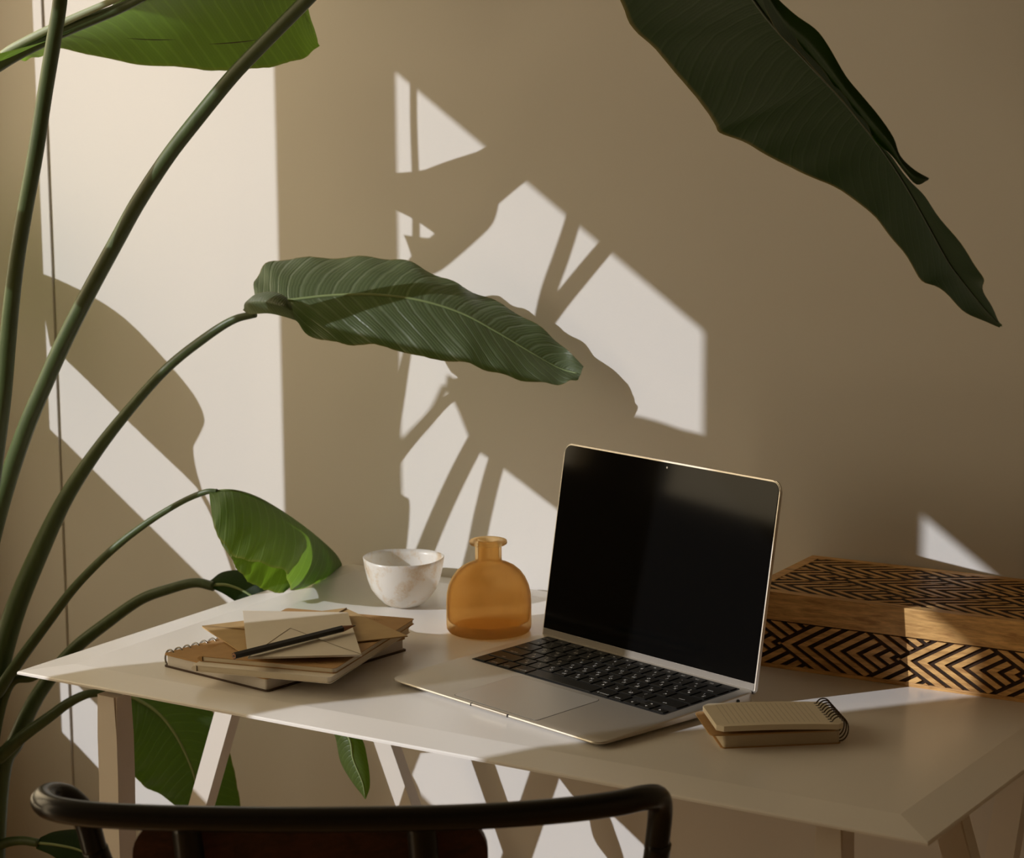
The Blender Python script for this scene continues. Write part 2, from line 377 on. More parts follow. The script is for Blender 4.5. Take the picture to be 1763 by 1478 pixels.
on_deck('trackpad_gap', LW/2-.0605, .0060, LW/2+.0605, .0910, .00010, M['dark'], .0043)
# thumb notch on the front lip
box('lid_notch', (LW/2-.026, -.0004, .0040), (LW/2+.026, .0022, .00640), M['alu_edge'], lap, bev=.0006)
for s in (-1, 1): box('notch_gap', (LW/2+s*.0264-.0005, -.0005, .0038), (LW/2+s*.0264+.0005, .0020, .0065), M['dark'], lap)
# headphone socket and ports on the right side
def disc(name, c, axis, r, mat, parent, th=.0006):
    bm = bmesh.new(); a = Vector(axis).normalized(); tube(bm, [Vector(c)-a*th, Vector(c)+a*th], r, 20); return obj(name, bm, mat, parent)
disc('headphone_socket', (LW, .186, .0089), (1, 0, 0), .0019, M['dark'], lap)
# keys
rows = [
 [('fn', 1, 'fn'), ('control', 1, 'control'), ('option', 1, 'option'), ('command', 1.25, 'command ⌘'), ('', 5, ''), ('command', 1.25, '⌘ command'), ('option', 1, 'option'), 'ARROWS'],
 [('shift', 2.25, 'shift')] + [(a, 1, b) for a, b in zip('ZXCVBNM,./', 'ЯЧСМИТЬБЮ.')] + [('shift', 2.25, 'shift')],
 [('caps', 1.75, 'caps lock')] + [(a, 1, b) for a, b in zip("ASDFGHJKL;'", 'ФЫВАПРОЛДЖЭ')] + [('return', 1.75, 'return')],
 [('tab', 1.5, 'tab')] + [(a, 1, b) for a, b in zip('QWERTYUIOP[]\\', 'ЙЦУКЕНГШЩЗХЪЁ')],
 [(a, 1, b) for a, b in zip('`1234567890-=', '>!"№%:,.;()_+')] + [('delete', 1.5, 'delete')],
 [('esc', 1.0357, 'esc')] + [('F%d' % k, 1.0357, '') for k in range(1, 13)] + [('', 1.0357, '')],
]
keymesh = {}
def keyobj(xc, yc, w, h):
    k = (round(w, 5), round(h, 5))
    if k not in keymesh:
        bm = bmesh.new(); a = rrect(-w/2, -h/2, w/2, h/2, .0011, 2); b = rrect(-w/2+.0003, -h/2+.0003, w/2-.0003, h/2-.0003, .0010, 2)
        r0 = [bm.verts.new((p[0], p[1], 0)) for p in a]; r1 = [bm.verts.new((p[0], p[1], .0009)) for p in a]; r2 = [bm.verts.new((p[0], p[1], .0012)) for p in b]
        nn = len(a)
        for q, s in ((r0, r1), (r1, r2)):
            for i in range(nn): bm.faces.new((q[i], q[(i+1) % nn], s[(i+1) % nn], s[i]))
        bm.faces.new(r2); bmesh.ops.recalc_face_normals(bm, faces=bm.faces)
        me = bpy.data.meshes.new('key'); bm.to_mesh(me); bm.free(); me.materials.append(M['key']); keymesh[k] = me
    o = link(bpy.data.objects.new('key', keymesh[k]), lap)
    o.location = (xc, yc, deck(yc)+.0001); o.rotation_euler = (slope, 0, 0); return o
textmesh = {}
def glyphs(txt, size):
    k = (txt, size)
    if k not in textmesh:
        cu = bpy.data.curves.new('t', 'FONT'); cu.body = txt; cu.size = size; cu.align_x = 'CENTER'; cu.align_y = 'CENTER'; cu.resolution_u = 2
        to = bpy.data.objects.new('t', cu); COL.objects.link(to); dg = bpy.context.evaluated_depsgraph_get(); dg.update()
        ev = to.evaluated_get(dg); tm = ev.to_mesh()
        textmesh[k] = ([tuple(v.co) for v in tm.vertices], [tuple(p.vertices) for p in tm.polygons]); ev.to_mesh_clear()
        bpy.data.objects.remove(to); bpy.data.curves.remove(cu)
    return textmesh[k]
def legend(key, items):
    V, Fc = [], []
    for txt, size, x, y in items:
        try: v, f = glyphs(txt, size)
        except Exception: continue
        o_ = len(V); V += [(a[0]+x, a[1]+y, .00125) for a in v]; Fc += [tuple(i+o_ for i in p) for p in f]
    if not V: return
    me = bpy.data.meshes.new('key_legend'); me.from_pydata(V, [], Fc); me.materials.append(M['legend'])
    link(bpy.data.objects.new('key_legend', me), key)
GAP = .0025
for ri, row in enumerate(rows):
    y = KY0 + ri*PY; h = PY if ri < 5 else .0115; x = KX0
    for it in row:
        if it == 'ARROWS':
            hh = (PY-GAP)/2
            for (ox, oy, t) in ((0, 0, '◀'), (1, 0, '▼'), (2, 0, '▶'), (1, 1, '▲')):
                kx = x+(ox+.5)*U; ky = y+GAP/2+hh*(oy+.5)
                ko = keyobj(kx, ky, U-GAP, hh-.0006); legend(ko, [(t, .0030, 0, 0)])
            continue
        a, w, b = it; kw = w*U-GAP; kh = h-GAP; ko = keyobj(x+w*U/2, y+h/2, kw, kh)
        if len(b) > 2: legend(ko, [(b, .0030, 0, -kh*.25)])
        elif ri in (1, 2, 3, 4) and a: legend(ko, [(a, .0048, -.0022, .0030), (b, .0048, .0022, -.0032)])
        elif ri == 5 and a: legend(ko, [(a, .0030, 0, -.0015)])
        x += w*U
# lid: local frame with x along the hinge, v up the lid
LA = 1.3994
hinge = Vector((0, LD-.0040, .0100)); vy = Vector((0, math.cos(LA), math.sin(LA))); vn = Vector((0, -math.sin(LA), math.cos(LA)))   # vn points to the user
LH = .2098
def lidmap(bm):
    for v in bm.verts: v.co = hinge + Vector((v.co.x, 0, 0)) + vy*v.co.y + vn*v.co.z
def lid_prism(name, P, z0, z1, mat, bev=0):
    bm = bmesh.new(); prism(bm, P, z0, z1)
    if bev:
        es = [e for e in bm.edges if abs(e.verts[0].co.z-e.verts[1].co.z) < 1e-7]
        bmesh.ops.bevel(bm, geom=es, offset=bev, segments=2, affect='EDGES')
    lidmap(bm); o = obj(name, bm, mat, lap); smooth_by_angle(o, 30); return o
def lid_outline(x0, y0, x1, y1, r, rb, n=7):
    out = []
    for cx_, cy_, a, rr in ((x1-r, y1-r, 0, r), (x0+r, y1-r, 90, r), (x0+rb, y0+rb, 180, rb), (x1-rb, y0+rb, 270, rb)):
        for k in range(n+1):
            t = math.radians(a+90*k/n); out.append((cx_+rr*math.cos(t), cy_+rr*math.sin(t)))
    return out
lid_prism('lid_shell', lid_outline(0, .0006, LW, LH, .0105, .004), -.0042, -.0004, M['alu_edge'], .0008)
lid_prism('screen_glass', lid_outline(.0016, .0115, LW-.0016, LH-.0016, .0090, .0004), -.0004, .0003, M['black'])
lid_prism('screen_chin', lid_outline(.0016, .0012, LW-.0016, .0112, .0004, .002), -.0004, .0001, M['chin'])
bm = bmesh.new(); prism(bm, [(LW/2+.0011*math.cos(t*math.pi/6), LH-.0065+.0011*math.sin(t*math.pi/6)) for t in range(12)], .0003, .0005); lidmap(bm); obj('webcam', bm, M['inklight'], lap)
bm = bmesh.new(); tube(bm, [hinge+Vector((.022, .001, -.0008)), hinge+Vector((LW-.022, .001, -.0008))], .0040, 16); obj('hinge_bar', bm, M['dark'], lap)

# ------------------------------------------------------------------ glass bottle
pb = atz(842, 1086); 
bt = thing('bottle', 'frosted amber glass bottle with round shoulders and short neck', 'bottle', pb)
S = .091/.091
prof = [(0, .0002), (.040, .0002), (.0435, .0012), (.0452, .004), (.0456, .008), (.0456, .034), (.0450, .044), (.0430, .0535), (.0395, .062), (.0345, .0695), (.0285, .0750), (.0215, .0788), (.0162, .0800), (.0146, .0815),
        (.0142, .0850), (.0141, .0985), (.0145, .1003), (.0185, .1012), (.0199, .1022), (.0202, .1040), (.0197, .1058), (.0180, .1066), (.0122, .1068), (.0108, .1058),
        (.0105, .1030), (.0104, .0850), (.0115, .0815), (.0170, .0775), (.0250, .0730), (.0320, .0665), (.0370, .0585), (.0404, .0500), (.0418, .0420), (.0424, .0340), (.0424, .0160), (.0410, .0125), (.0360, .0105), (0, .0100)]
prof = [(r_*1.02, z_*.955) for r_, z_ in prof]
bm = bmesh.new(); lathe(bm, prof, 72); g = obj('glass_body', bm, M['bottle'], bt); smooth_by_angle(g, 50)

# ------------------------------------------------------------------ shell bowl
pw = atz(696, 1043)
bw = thing('bowl', 'small white mother-of-pearl bowl on the sunlit desk', 'bowl', pw)
outer = [(0, .0004), (.0130, .0004), (.0160, .0010), (.0225, .0050), (.0292, .0130), (.0350, .0220), (.0385, .0330), (.0408, .0440), (.0424, .0540), (.0431, .0595)]
inner = [(.0424, .0600), (.0411, .0540), (.0395, .0440), (.0372, .0330), (.0337, .0225), (.0292, .0140), (.0232, .0068), (.0170, .0030), (0, .0024)]
bm = bmesh.new(); lathe(bm, [(r_*1.075, z_*.95) for r_, z_ in outer+inner], 64)
for v in bm.verts:                                     # hand-made wobble of the rim
    a = math.atan2(v.co.y, v.co.x); f = (v.co.z/.06)**2
    v.co.z += f*(.0008*math.sin(2*a+.6)+.0003*math.sin(5*a)); v.co.x *= 1+.006*f*math.sin(3*a); v.co.y *= 1+.012*f*math.cos(2*a)
b_ = obj('shell', bm, M['bowl'], bw, smooth=True)

# ------------------------------------------------------------------ notebooks
def frame(a, b, side):
    """rectangle from corner a towards b; returns origin, ex, ey with ey on the given side"""
    ex = (b-a); ex.z = 0; ex.normalize(); ey = Vector((-ex.y, ex.x, 0))*side
    return ex, ey
def slab(name, o, ex, ey, x0, y0, x1, y1, z0, z1, mat, parent, r=.003, wav=0):
    bm = bmesh.new(); prism(bm, rrect(x0, y0, x1, y1, r, 4), z0, z1)
    oo = o - parent.location
    for v in bm.verts: v.co = Vector((oo.x, oo.y, 0)) + ex*v.co.x + ey*v.co.y + Vector((0, 0, v.co.z + wav*v.co.x*v.co.x))
    return obj(name, bm, mat, parent)
def lines_on(name, o, ex, ey, segs, z, w, mat, parent):
    bm = bmesh.new(); oo = o - parent.location
    for (xa, ya), (xb, yb) in segs:
        d = Vector((xb-xa, yb-ya)); 
        if d.length < 1e-6: continue
        nrm = Vector((-d.y, d.x)).normalized()*w/2
        q = [(xa+nrm.x, ya+nrm.y), (xb+nrm.x, yb+nrm.y), (xb-nrm.x, yb-nrm.y), (xa-nrm.x, ya-nrm.y)]
        bm.faces.new([bm.verts.new(Vector((oo.x, oo.y, z)) + ex*p[0] + ey*p[1]) for p in q])
    return obj(name, bm, mat, parent)
def scribble(x0, y0, x1, h, n):
    segs = []; px, py = x0, y0
    for k in range(n):
        nx = x0+(x1-x0)*(k+1)/n; ny = y0+random.uniform(-h, h); segs.append(((px, py), (nx, ny))); px, py = nx, ny
    return segs
# 1. spiral notebook at the bottom of the stack
A, B = atz(281, 1148), atz(461, 1193)
ex, ey = frame(A, B, 1)
nb1 = thing('spiral_notebook', 'kraft spiral notebook with white pages at the bottom of the stack', 'notebook', A)
w1, d1 = .155, .205
slab('back_cover', A, ex, ey, 0, 0, w1, d1, 0, .0016, M['brownback'], nb1, .004)
slab('page_block', A, ex, ey, .003, .002, w1-.003, d1-.002, .0016, .0128, simple('white_pages', (.72, .68, .64), .8, noise=.06, nscale=300, stretch=(1, 1, 14)), nb1, .003)
slab('front_cover', A, ex, ey, .001, 0, w1-.001, d1, .0128, .0142, M['kraft'], nb1, .004)
for k in range(10):
    yy = .008+k*(d1-.016)/16
    bm = bmesh.new(); pts = []
    for t in range(25):
        a = 2*math.pi*t/24; lx = .0055+.0068*math.cos(a)-.004; lz = .0080+.0080*math.sin(a)
        pts.append(Vector((A.x, A.y, 0))-Vector((A.x, A.y, 0)) + ex*lx + ey*(yy+.0015*math.sin(a)) + Vector((0, 0, lz)))
    tube(bm, pts[:24], .0010, 6, cap=True); obj('wire_ring', bm, M['wire'], nb1, smooth=True)
# 2. thin cream notebook, 3. thin kraft notebook
def thin_book(name, label, a, b, w, d, z0, th, cover, pages, printed):
    ex, ey = frame(a, b, 1); t = thing(name, label, 'notebook', (a.x, a.y, DZ+z0)); 
    slab('back_cover', a, ex, ey, 0, 0, w, d, 0, .0006, cover, t, .004)
    slab('page_block', a, ex, ey, .0015, .001, w-.001, d-.001, .0006, th-.0006, pages, t, .004)
    slab('front_cover', a, ex, ey, 0, 0, w, d, th-.0006, th, cover, t, .004)
    bm = bmesh.new(); pts = [ex*(.0040-.0055*max(0, math.sin(math.pi*k/8))**.6)+ey*.0+Vector((0, 0, th*k/8)) for k in range(9)]
    prof_ = [[bm.verts.new(p+ey*yy) for p in pts] for yy in (.0, d)]
    for k in range(8): bm.faces.new((prof_[0][k], prof_[0][k+1], prof_[1][k+1], prof_[1][k]))
    bm.faces.new(prof_[0]); bm.faces.new(list(reversed(prof_[1])))
    obj('folded_spine', bm, cover, t)
    if printed:
        segs = scribble(.018, d-.018, w-.03, .0022, 60) + scribble(.02, .035, .05, .003, 16) + scribble(.085, .014, .135, .0018, 30)
        segs += scribble(.02, d-.025, .03, .004, 8)
        lines_on('printed_motif', a, ex, ey, segs, th+.00015, .0006, M['ink'], t)
    return t
a3, b3 = atz(332, 1156, DZ+.0145), atz(571, 1178, DZ+.0145)
thin_book('cream_notebook', 'thin cream notebook between the spiral notebook and the kraft notebook', a3, b3, .151, .213, .0143, .0066, M['creamcover'], M['creampaper'], False)
a4, b4 = atz(342, 1139, DZ+.0210), atz(581, 1161, DZ+.0210)
thin_book('kraft_notebook', 'thin brown kraft notebook with a small printed motif under the envelopes', a4, b4, .151, .210, .0210, .0056, M['kraft'], M['creampaper'], True)
# 4. envelopes and pencil
ZE = .0272
def envelope(name, label, corners, z, mat, flap, curl=0, th=.0011):
    P = [atz(px, py, DZ+z) for px, py in corners]; o = P[0]
    t = thing(name, label, 'envelope', (o.x, o.y, DZ+z))
    bm = bmesh.new(); lo, hi = [], []; NN = 12
    def bil(u, v): return (P[0]*(1-u)+P[1]*u)*(1-v) + (P[3]*(1-u)+P[2]*u)*v - o
    for i in range(NN+1):
        for j in range(NN+1):
            u, v = i/NN, j/NN; q = bil(u, v); zz = curl(u, v) if curl else 0
            lo.append(bm.verts.new((q.x, q.y, zz))); hi.append(bm.verts.new((q.x, q.y, zz+th)))
    def id_(i, j): return i*(NN+1)+j
    for i in range(NN):
        for j in range(NN):
            bm.faces.new((hi[id_(i, j)], hi[id_(i+1, j)], hi[id_(i+1, j+1)], hi[id_(i, j+1)]))
            bm.faces.new((lo[id_(i, j)], lo[id_(i, j+1)], lo[id_(i+1, j+1)], lo[id_(i+1, j)]))
    for i in range(NN):
        for a, b in ((id_(i, 0), id_(i+1, 0)), (id_(i+1, NN), id_(i, NN)), (id_(0, i+1), id_(0, i)), (id_(NN, i), id_(NN, i+1))):
            bm.faces.new((lo[a], lo[b], hi[b], hi[a]))
    obj('envelope_body', bm, mat, t)
    bm = bmesh.new(); top, bot = [], []; K = 14                # triangular flap lying on the body, in uv space
    (u0, v0), (u1, v1), (u2, v2) = flap                     # two hinge ends and the tip
    grid = {}
    for i in range(K+1):
        for j in range(K+1-i):
            a, b = i/K, j/K; c = 1-a-b; u = u0*c+u1*a+u2*b; v = v0*c+v1*a+v2*b; q = bil(u, v); zz = (curl(u, v) if curl else 0)
            lift = .0009+.0010*min(b*1.2, 1)**2
            grid[i, j] = (bm.verts.new((q.x, q.y, zz+th+.0002)), bm.verts.new((q.x, q.y, zz+th+lift)))
    for i in range(K):
        for j in range(K-i):
            f = [grid[i, j], grid[i+1, j], grid[i, j+1]]; bm.faces.new([x[1] for x in f]); bm.faces.new([x[0] for x in reversed(f)])
            if (i+1, j+1) in grid:
                f = [grid[i+1, j], grid[i+1, j+1], grid[i, j+1]]; bm.faces.new([x[1] for x in f]); bm.faces.new([x[0] for x in reversed(f)])
    for k in range(K):
        for p, q in (((k, 0), (k+1, 0)), ((K-k, k), (K-k-1, k+1)), ((0, K-k), (0, K-k-1))):
            bm.faces.new((grid[p][0], grid[q][0], grid[q][1], grid[p][1]))
    obj('flap', bm, mat, t)
    bm = bmesh.new(); hw = .00045                            # strips paint the shadow line along the flap edges
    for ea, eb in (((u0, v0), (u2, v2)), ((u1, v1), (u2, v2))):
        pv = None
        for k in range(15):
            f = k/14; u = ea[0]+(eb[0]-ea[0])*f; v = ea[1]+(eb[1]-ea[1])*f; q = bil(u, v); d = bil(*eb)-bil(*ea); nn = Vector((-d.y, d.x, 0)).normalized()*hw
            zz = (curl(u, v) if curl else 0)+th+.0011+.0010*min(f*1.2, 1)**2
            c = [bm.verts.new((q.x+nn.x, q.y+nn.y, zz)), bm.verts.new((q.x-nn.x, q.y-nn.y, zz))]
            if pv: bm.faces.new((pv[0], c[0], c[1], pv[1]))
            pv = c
    obj('flap_edge_shadow', bm, M['flapshade'], t); return t
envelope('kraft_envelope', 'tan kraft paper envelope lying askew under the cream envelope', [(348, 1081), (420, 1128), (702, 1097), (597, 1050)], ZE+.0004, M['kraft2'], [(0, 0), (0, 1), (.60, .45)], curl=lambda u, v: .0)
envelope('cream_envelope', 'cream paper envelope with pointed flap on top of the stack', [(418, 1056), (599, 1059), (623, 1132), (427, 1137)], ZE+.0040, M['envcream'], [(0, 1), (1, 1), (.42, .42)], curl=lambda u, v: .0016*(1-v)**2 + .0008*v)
p0, p1 = atz(403, 1130, DZ+ZE+.0115), atz(612, 1077.5, DZ+ZE+.0115)
pc = thing('pencil', 'black pencil resting across the cream envelope', 'pencil', p0)
dv = (p1-p0); Lp = dv.length; dv.normalize(); rp = .0037
bm = bmesh.new(); tube(bm, [Vector((0, 0, 0)), dv*(Lp-.019)], rp, 6); obj('barrel', bm, M['pencil'], pc)
bm = bmesh.new(); tube(bm, [dv*(Lp-.019), dv*(Lp-.004)], [rp*.97, .0011], 12); tube(bm, [dv*-.0003, dv*.0001], rp*.82, 6); obj('sharpened_wood', bm, M['pencilwood'], pc)
bm = bmesh.new(); tube(bm, [dv*(Lp-.004), dv*Lp], [.0011, .0002], 8); tube(bm, [dv*-.0006, dv*.0001], .0011, 8); obj('lead', bm, M['graphite'], pc)

# ------------------------------------------------------------------ spiral notepad on the right
q0, q1 = atz(1242, 1290), atz(1452, 1281)
ex, ey = frame(q0, q1, 1)
npd = thing('notepad', 'small open spiral notepad with lined cream pages beside the laptop', 'notepad', q0)
wn, dn = .112, .074
slab('back_cover', q0, ex, ey, 0, 0, wn, dn, 0, .0010, M['kraft'], npd, .004)
slab('page_block', q0, ex, ey, .002, .001, wn-.001, dn-.001, .0010, .0118, simple('pad_pages', (.60, .52, .38), .8, noise=.12, nscale=200, stretch=(1, 1, 16)), npd, .003)
slab('turned_cover', q0, ex, ey, -.011, -.003, wn-.004, dn-.001, .0132, .0142, M['kraft'], npd, .006, wav=-.03)
bm = bmesh.new()                                         # loose upper pages bulging up towards the rings
NX, NY = 20, 4; X0, X1_, Y0_, Y1_ = -.0045, wn+.002, -.004, dn-.004
def pz(x): return .0148+.0030*math.sin(min(1, max(0, (x-X0)/(X1_-X0)))*math.pi)*.4+.0028*(1-(x-X0)/(X1_-X0))
P = rrect(X0, Y0_, X1_, Y1_, .006, 5)
lo, hi = [], []
for i in range(NX+1):
    x = X0+(X1_-X0)*i/NX; e = 0
    dx = min(x-X0, X1_-x)
    if dx < .006: e = .006-math.sqrt(max(0, .006**2-(.006-dx)**2))
    rl, rh = [], []
    for j in range(NY+1):
        y = (Y0_+e)+(Y1_-Y0_-2*e)*j/NY; w_ = ex*x+ey*y
        rl.append(bm.verts.new((w_.x, w_.y, pz(x)-.0004))); rh.append(bm.verts.new((w_.x, w_.y, pz(x)+.0048)))
    lo.append(rl); hi.append(rh)
for i in range(NX):
    for j in range(NY):
        bm.faces.new((hi[i][j], hi[i+1][j], hi[i+1][j+1], hi[i][j+1])); bm.faces.new((lo[i][j], lo[i][j+1], lo[i+1][j+1], lo[i+1][j]))
    bm.faces.new((lo[i][0], lo[i+1][0], hi[i+1][0], hi[i][0])); bm.faces.new((lo[i+1][NY], lo[i][NY], hi[i][NY], hi[i+1][NY]))
for j in range(NY):
    bm.faces.new((lo[0][j+1], lo[0][j], hi[0][j], hi[0][j+1])); bm.faces.new((lo[NX][j], lo[NX][j+1], hi[NX][j+1], hi[NX][j]))
pg = obj('lined_pages', bm, M['creampaper'], npd); smooth_by_angle(pg, 40)
bm = bmesh.new()
for k in range(19):
    x = .008+k*.0047
    for s in ((.004, dn-.010),):
        q = [(x-.00018, s[0]), (x+.00018, s[0]), (x+.00018, s[1]), (x-.00018, s[1])]
        bm.faces.new([bm.verts.new(ex*a+ey*b+Vector((0, 0, pz(a)+.00495))) for a, b in q])
obj('ruled_lines', bm, M['inklight'], npd)
for k in range(9):
    yy = .004+k*(dn-.014)/8; bm = bmesh.new(); pts = []
    for t in range(22):
        a = math.radians(-150+ 300*t/21)
        pts.append(ex*(wn-.001+.0085*math.cos(a))+ey*(yy+.0015*math.sin(a))+Vector((0, 0, .0132+.0112*math.sin(a))))
    tube(bm, pts, .0007, 6); obj('wire_ring', bm, M['wiredark'], npd, smooth=True)
    hp = ex*(wn-.009)+ey*(yy)
    disc('punched_hole', (hp.x, hp.y, pz(wn-.009)+.0049), (0, 0, 1), .0014, M['dark'], npd, .0001)

# ------------------------------------------------------------------ carved wooden box
bo = thing('wooden_box', 'carved wooden box with chevron relief against the wall', 'box', (.640, -.186, DZ), math.radians(2.0))
BW, BD, ZS, BH = .385, .176, .050, .0800
def clip(poly, a, b, c):
    """keep a*x+b*y+c >= 0"""
    out = []; n = len(poly)
    for i in range(n):
        p, q = poly[i], poly[(i+1) % n]; fp, fq = a*p[0]+b*p[1]+c, a*q[0]+b*q[1]+c
        if fp >= 0: out.append(p)
        if fp*fq < 0:
            t = fp/(fp-fq); out.append((p[0]+(q[0]-p[0])*t, p[1]+(q[1]-p[1])*t))
    return out
def chevrons(bm, X0, Y0, X1, Y1, w, m, p, duty, h0, h1, phase=0, rowh=None, cham=.0005):
    """raised chevron strips over rectangle X0..X1, Y0..Y1, rows of height rowh"""
    rowh = rowh or (Y1-Y0); nr = round((Y1-Y0)/rowh); rowh = (Y1-Y0)/nr; g = p*(1-duty)
    for r in range(nr):
        yc = Y0+(r+.5)*rowh; k0 = int((X0-X1)/w)-1
        x = X0-w+phase*w + (w*.5 if r % 2 else 0)
        while x < X1:
            for s in (1, -1):
                polys = []
                big = [(x-w, 0), (x+2*w, 0), (x+2*w, rowh/2), (x-w, rowh/2)]
                nn = int(w/p)+1
                for k in range(nn):                      # nested < strips inside the diamond
                    c0 = k*p; c1 = c0+p*duty
                    q = clip(big, 1, -1/m, -(x+c0)); q = clip(q, -1, 1/m, x+c1) if q else q
                    q = clip(q, -1, -1/m, x+w) if q else q
                    if q: polys.append(q)
                for k in range(nn):                      # strips of the triangles between diamonds
                    c0 = w+g+k*p; c1 = c0+p*duty
                    q = clip(big, 1, 1/m, -(x+c0)); q = clip(q, -1, -1/m, x+c1) if q else q
                    q = clip(q, -1, 1/m, x+w-g) if q else q
                    if q: polys.append(q)
                for q in polys:
                    q = [(a, yc+s*b) for a, b in q]
                    for cc in ((1, 0, -X0), (-1, 0, X1)):
                        q = clip(q, *cc) if len(q) > 2 else q
                    # drop degenerate
                    ar = abs(sum(q[i][0]*q[(i+1) % len(q)][1]-q[(i+1) % len(q)][0]*q[i][1] for i in range(len(q))))/2 if len(q) > 2 else 0
                    if ar < 2e-7: continue
                    qq = []
                    for a in q:
                        if not qq or (abs(a[0]-qq[-1][0])+abs(a[1]-qq[-1][1])) > 1e-6: qq.append(a)
                    if len(qq) > 2 and (abs(qq[0][0]-qq[-1][0])+abs(qq[0][1]-qq[-1][1])) < 1e-6: qq.pop()
                    if len(qq) > 2: prism(bm, qq if s > 0 else list(reversed(qq)), h0, h1)
            x += w
gd = .0022
box('box_body', (gd, gd, .0005), (BW-gd, BD, ZS), M['groove'], bo)
bm = bmesh.new(); bm_box(bm, (0, 0, 0), (BW, BD, .0040), .0006); obj('base_rim', bm, M['mango'], bo)
bm = bmesh.new(); chevrons(bm, .001, .0042, BW-.001, ZS-.0006, .129, .60, .0178, .56, -.0002, gd, phase=-.69)
for v in bm.verts: v.co = Vector((v.co.x, gd-v.co.z, v.co.y))
obj('carved_front', bm, M['mango'], bo)
bm = bmesh.new(); chevrons(bm, .001, .0042, BD-.001, ZS-.0006, .129, .60, .0178, .56, -.0002, gd, phase=.2)
for v in bm.verts: v.co = Vector((gd-v.co.z, v.co.x, v.co.y))
obj('carved_side', bm, M['mango'], bo)
gt = .0008
# lid: solid band with carved panel let into the top
bm = bmesh.new(); bm_box(bm, (-.0006, -.0006, ZS+.0008), (BW+.0006, BD, BH-gt), .0004)
lid = obj('lid', bm, M['mango'], bo)
bm = bmesh.new(); bd = .011
for lo_, hi_ in (((-.0006, -.0006), (BW+.0006, bd)), ((-.0006, BD-bd), (BW+.0006, BD)), ((-.0006, bd), (bd, BD-bd)), ((BW-bd, bd), (BW+.0006, BD-bd))):
    bm_box(bm, (*lo_, BH-gt-.0002), (*hi_, BH))
obj('lid_border', bm, M['mango'], bo)
box('panel_ground', (bd, bd, BH-gt-.0001), (BW-bd, BD-bd, BH-gt+.0001), M['groove'], bo)
bm = bmesh.new(); chevrons(bm, bd, bd, BW-bd, BD-bd, .165, .60, .0215, .42, BH-gt, BH-.0002, phase=-.1, rowh=.052)
obj('carved_top', bm, M['mango'], bo)

# ------------------------------------------------------------------ chair in the foreground
cb = CAM + ray(600, 1408)*1.80
ax = Vector((RGT.x, RGT.y, 0)).normalized(); bx_ = Vector((FWD.x, FWD.y, 0)).normalized()
ch = thing('chair', 'black tubular chair with dark wooden back plate in front of the desk', 'chair', (cb.x, cb.y, 0))
def cp(a, b, z): return ax*a + bx_*b + Vector((0, 0, z))
hz = cb.z
def catm(pts, n=60): return [Vector(p) for p in crom([tuple(p) for p in pts], n)]
rail = [cp(-.206, .062, hz-.050), cp(-.214, .066, hz-.022), cp(-.225, .066, hz-.006), cp(-.238, .056, hz+.001), cp(-.2405, .036, hz+.002), cp(-.224, .016, hz+.002), cp(-.180, .004, hz+.001), cp(-.09, -.003, hz), cp(0, -.005, hz), cp(.09, -.001, hz), cp(.16, .009, hz+.001), cp(.205, .022, hz+.002), cp(.228, .036, hz+.002), cp(.240, .052, hz-.004), cp(.2425, .062, hz-.020), cp(.240, .066, hz-.05)]
bm = bmesh.new(); tube(bm, catm(rail, 110), .0100, 18); obj('back_rail', bm, M['chair'], ch, smooth=True)
for pts in ([cp(-.2065, .062, hz-.046), cp(-.198, .068, hz-.08), cp(-.184, .085, hz-.16), cp(-.172, .122, .45), cp(-.185, .10, 0)], [cp(.2415, .065, hz-.045), cp(.234, .075, hz-.10), cp(.214, .090, hz-.20), cp(.200, .11, .45), cp(.21, .09, 0)]):
    bm = bmesh.new(); tube(bm, catm(pts, 40), .0105, 14); obj('rear_leg', bm, M['chair'], ch, smooth=True)
for a in (-.125, .055):
    bm = bmesh.new(); tube(bm, catm([cp(a, .004, hz-.004), cp(a+.003, .008, hz-.06), cp(a+.004, .03, hz-.2), cp(a, .08, .47)], 24), .0115, 14); obj('back_strut', bm, M['chair'], ch, smooth=True)
bm = bmesh.new(); P = rrect(-.172, -.20, .106, .0, .034, 8); rings = []
for dpt in (.020, .032):
    rings.append([bm.verts.new(cp(p[0], dpt+.010*math.cos(p[0]*6)-(p[1])*.22, hz-.0085+p[1])) for p in P])
bm.faces.new(rings[0]); bm.faces.new(list(reversed(rings[1]))); nP = len(P)
for k in range(nP): bm.faces.new((rings[0][k], rings[0][(k+1) % nP], rings[1][(k+1) % nP], rings[1][k]))
obj('back_plate', bm, M['plate'], ch)
bm = bmesh.new(); P = rrect(-.20, .07, .20, .46, .12, 8)
lo = [bm.verts.new(cp(p[0], p[1], .445)) for p in P]; hi = [bm.verts.new(cp(p[0], p[1], .465)) for p in P]
bm.faces.new(lo); bm.faces.new(list(reversed(hi)))
for k in range(len(P)): bm.faces.new((lo[k], lo[(k+1) % len(P)], hi[(k+1) % len(P)], hi[k]))
obj('seat', bm, M['plate'], ch)
for s in (-1, 1):
    bm = bmesh.new(); tube(bm, [cp(s*.16, .41, .447), cp(s*.19, .44, 0)], .0105, 12); obj('front_leg', bm, M['chair'], ch, smooth=True)

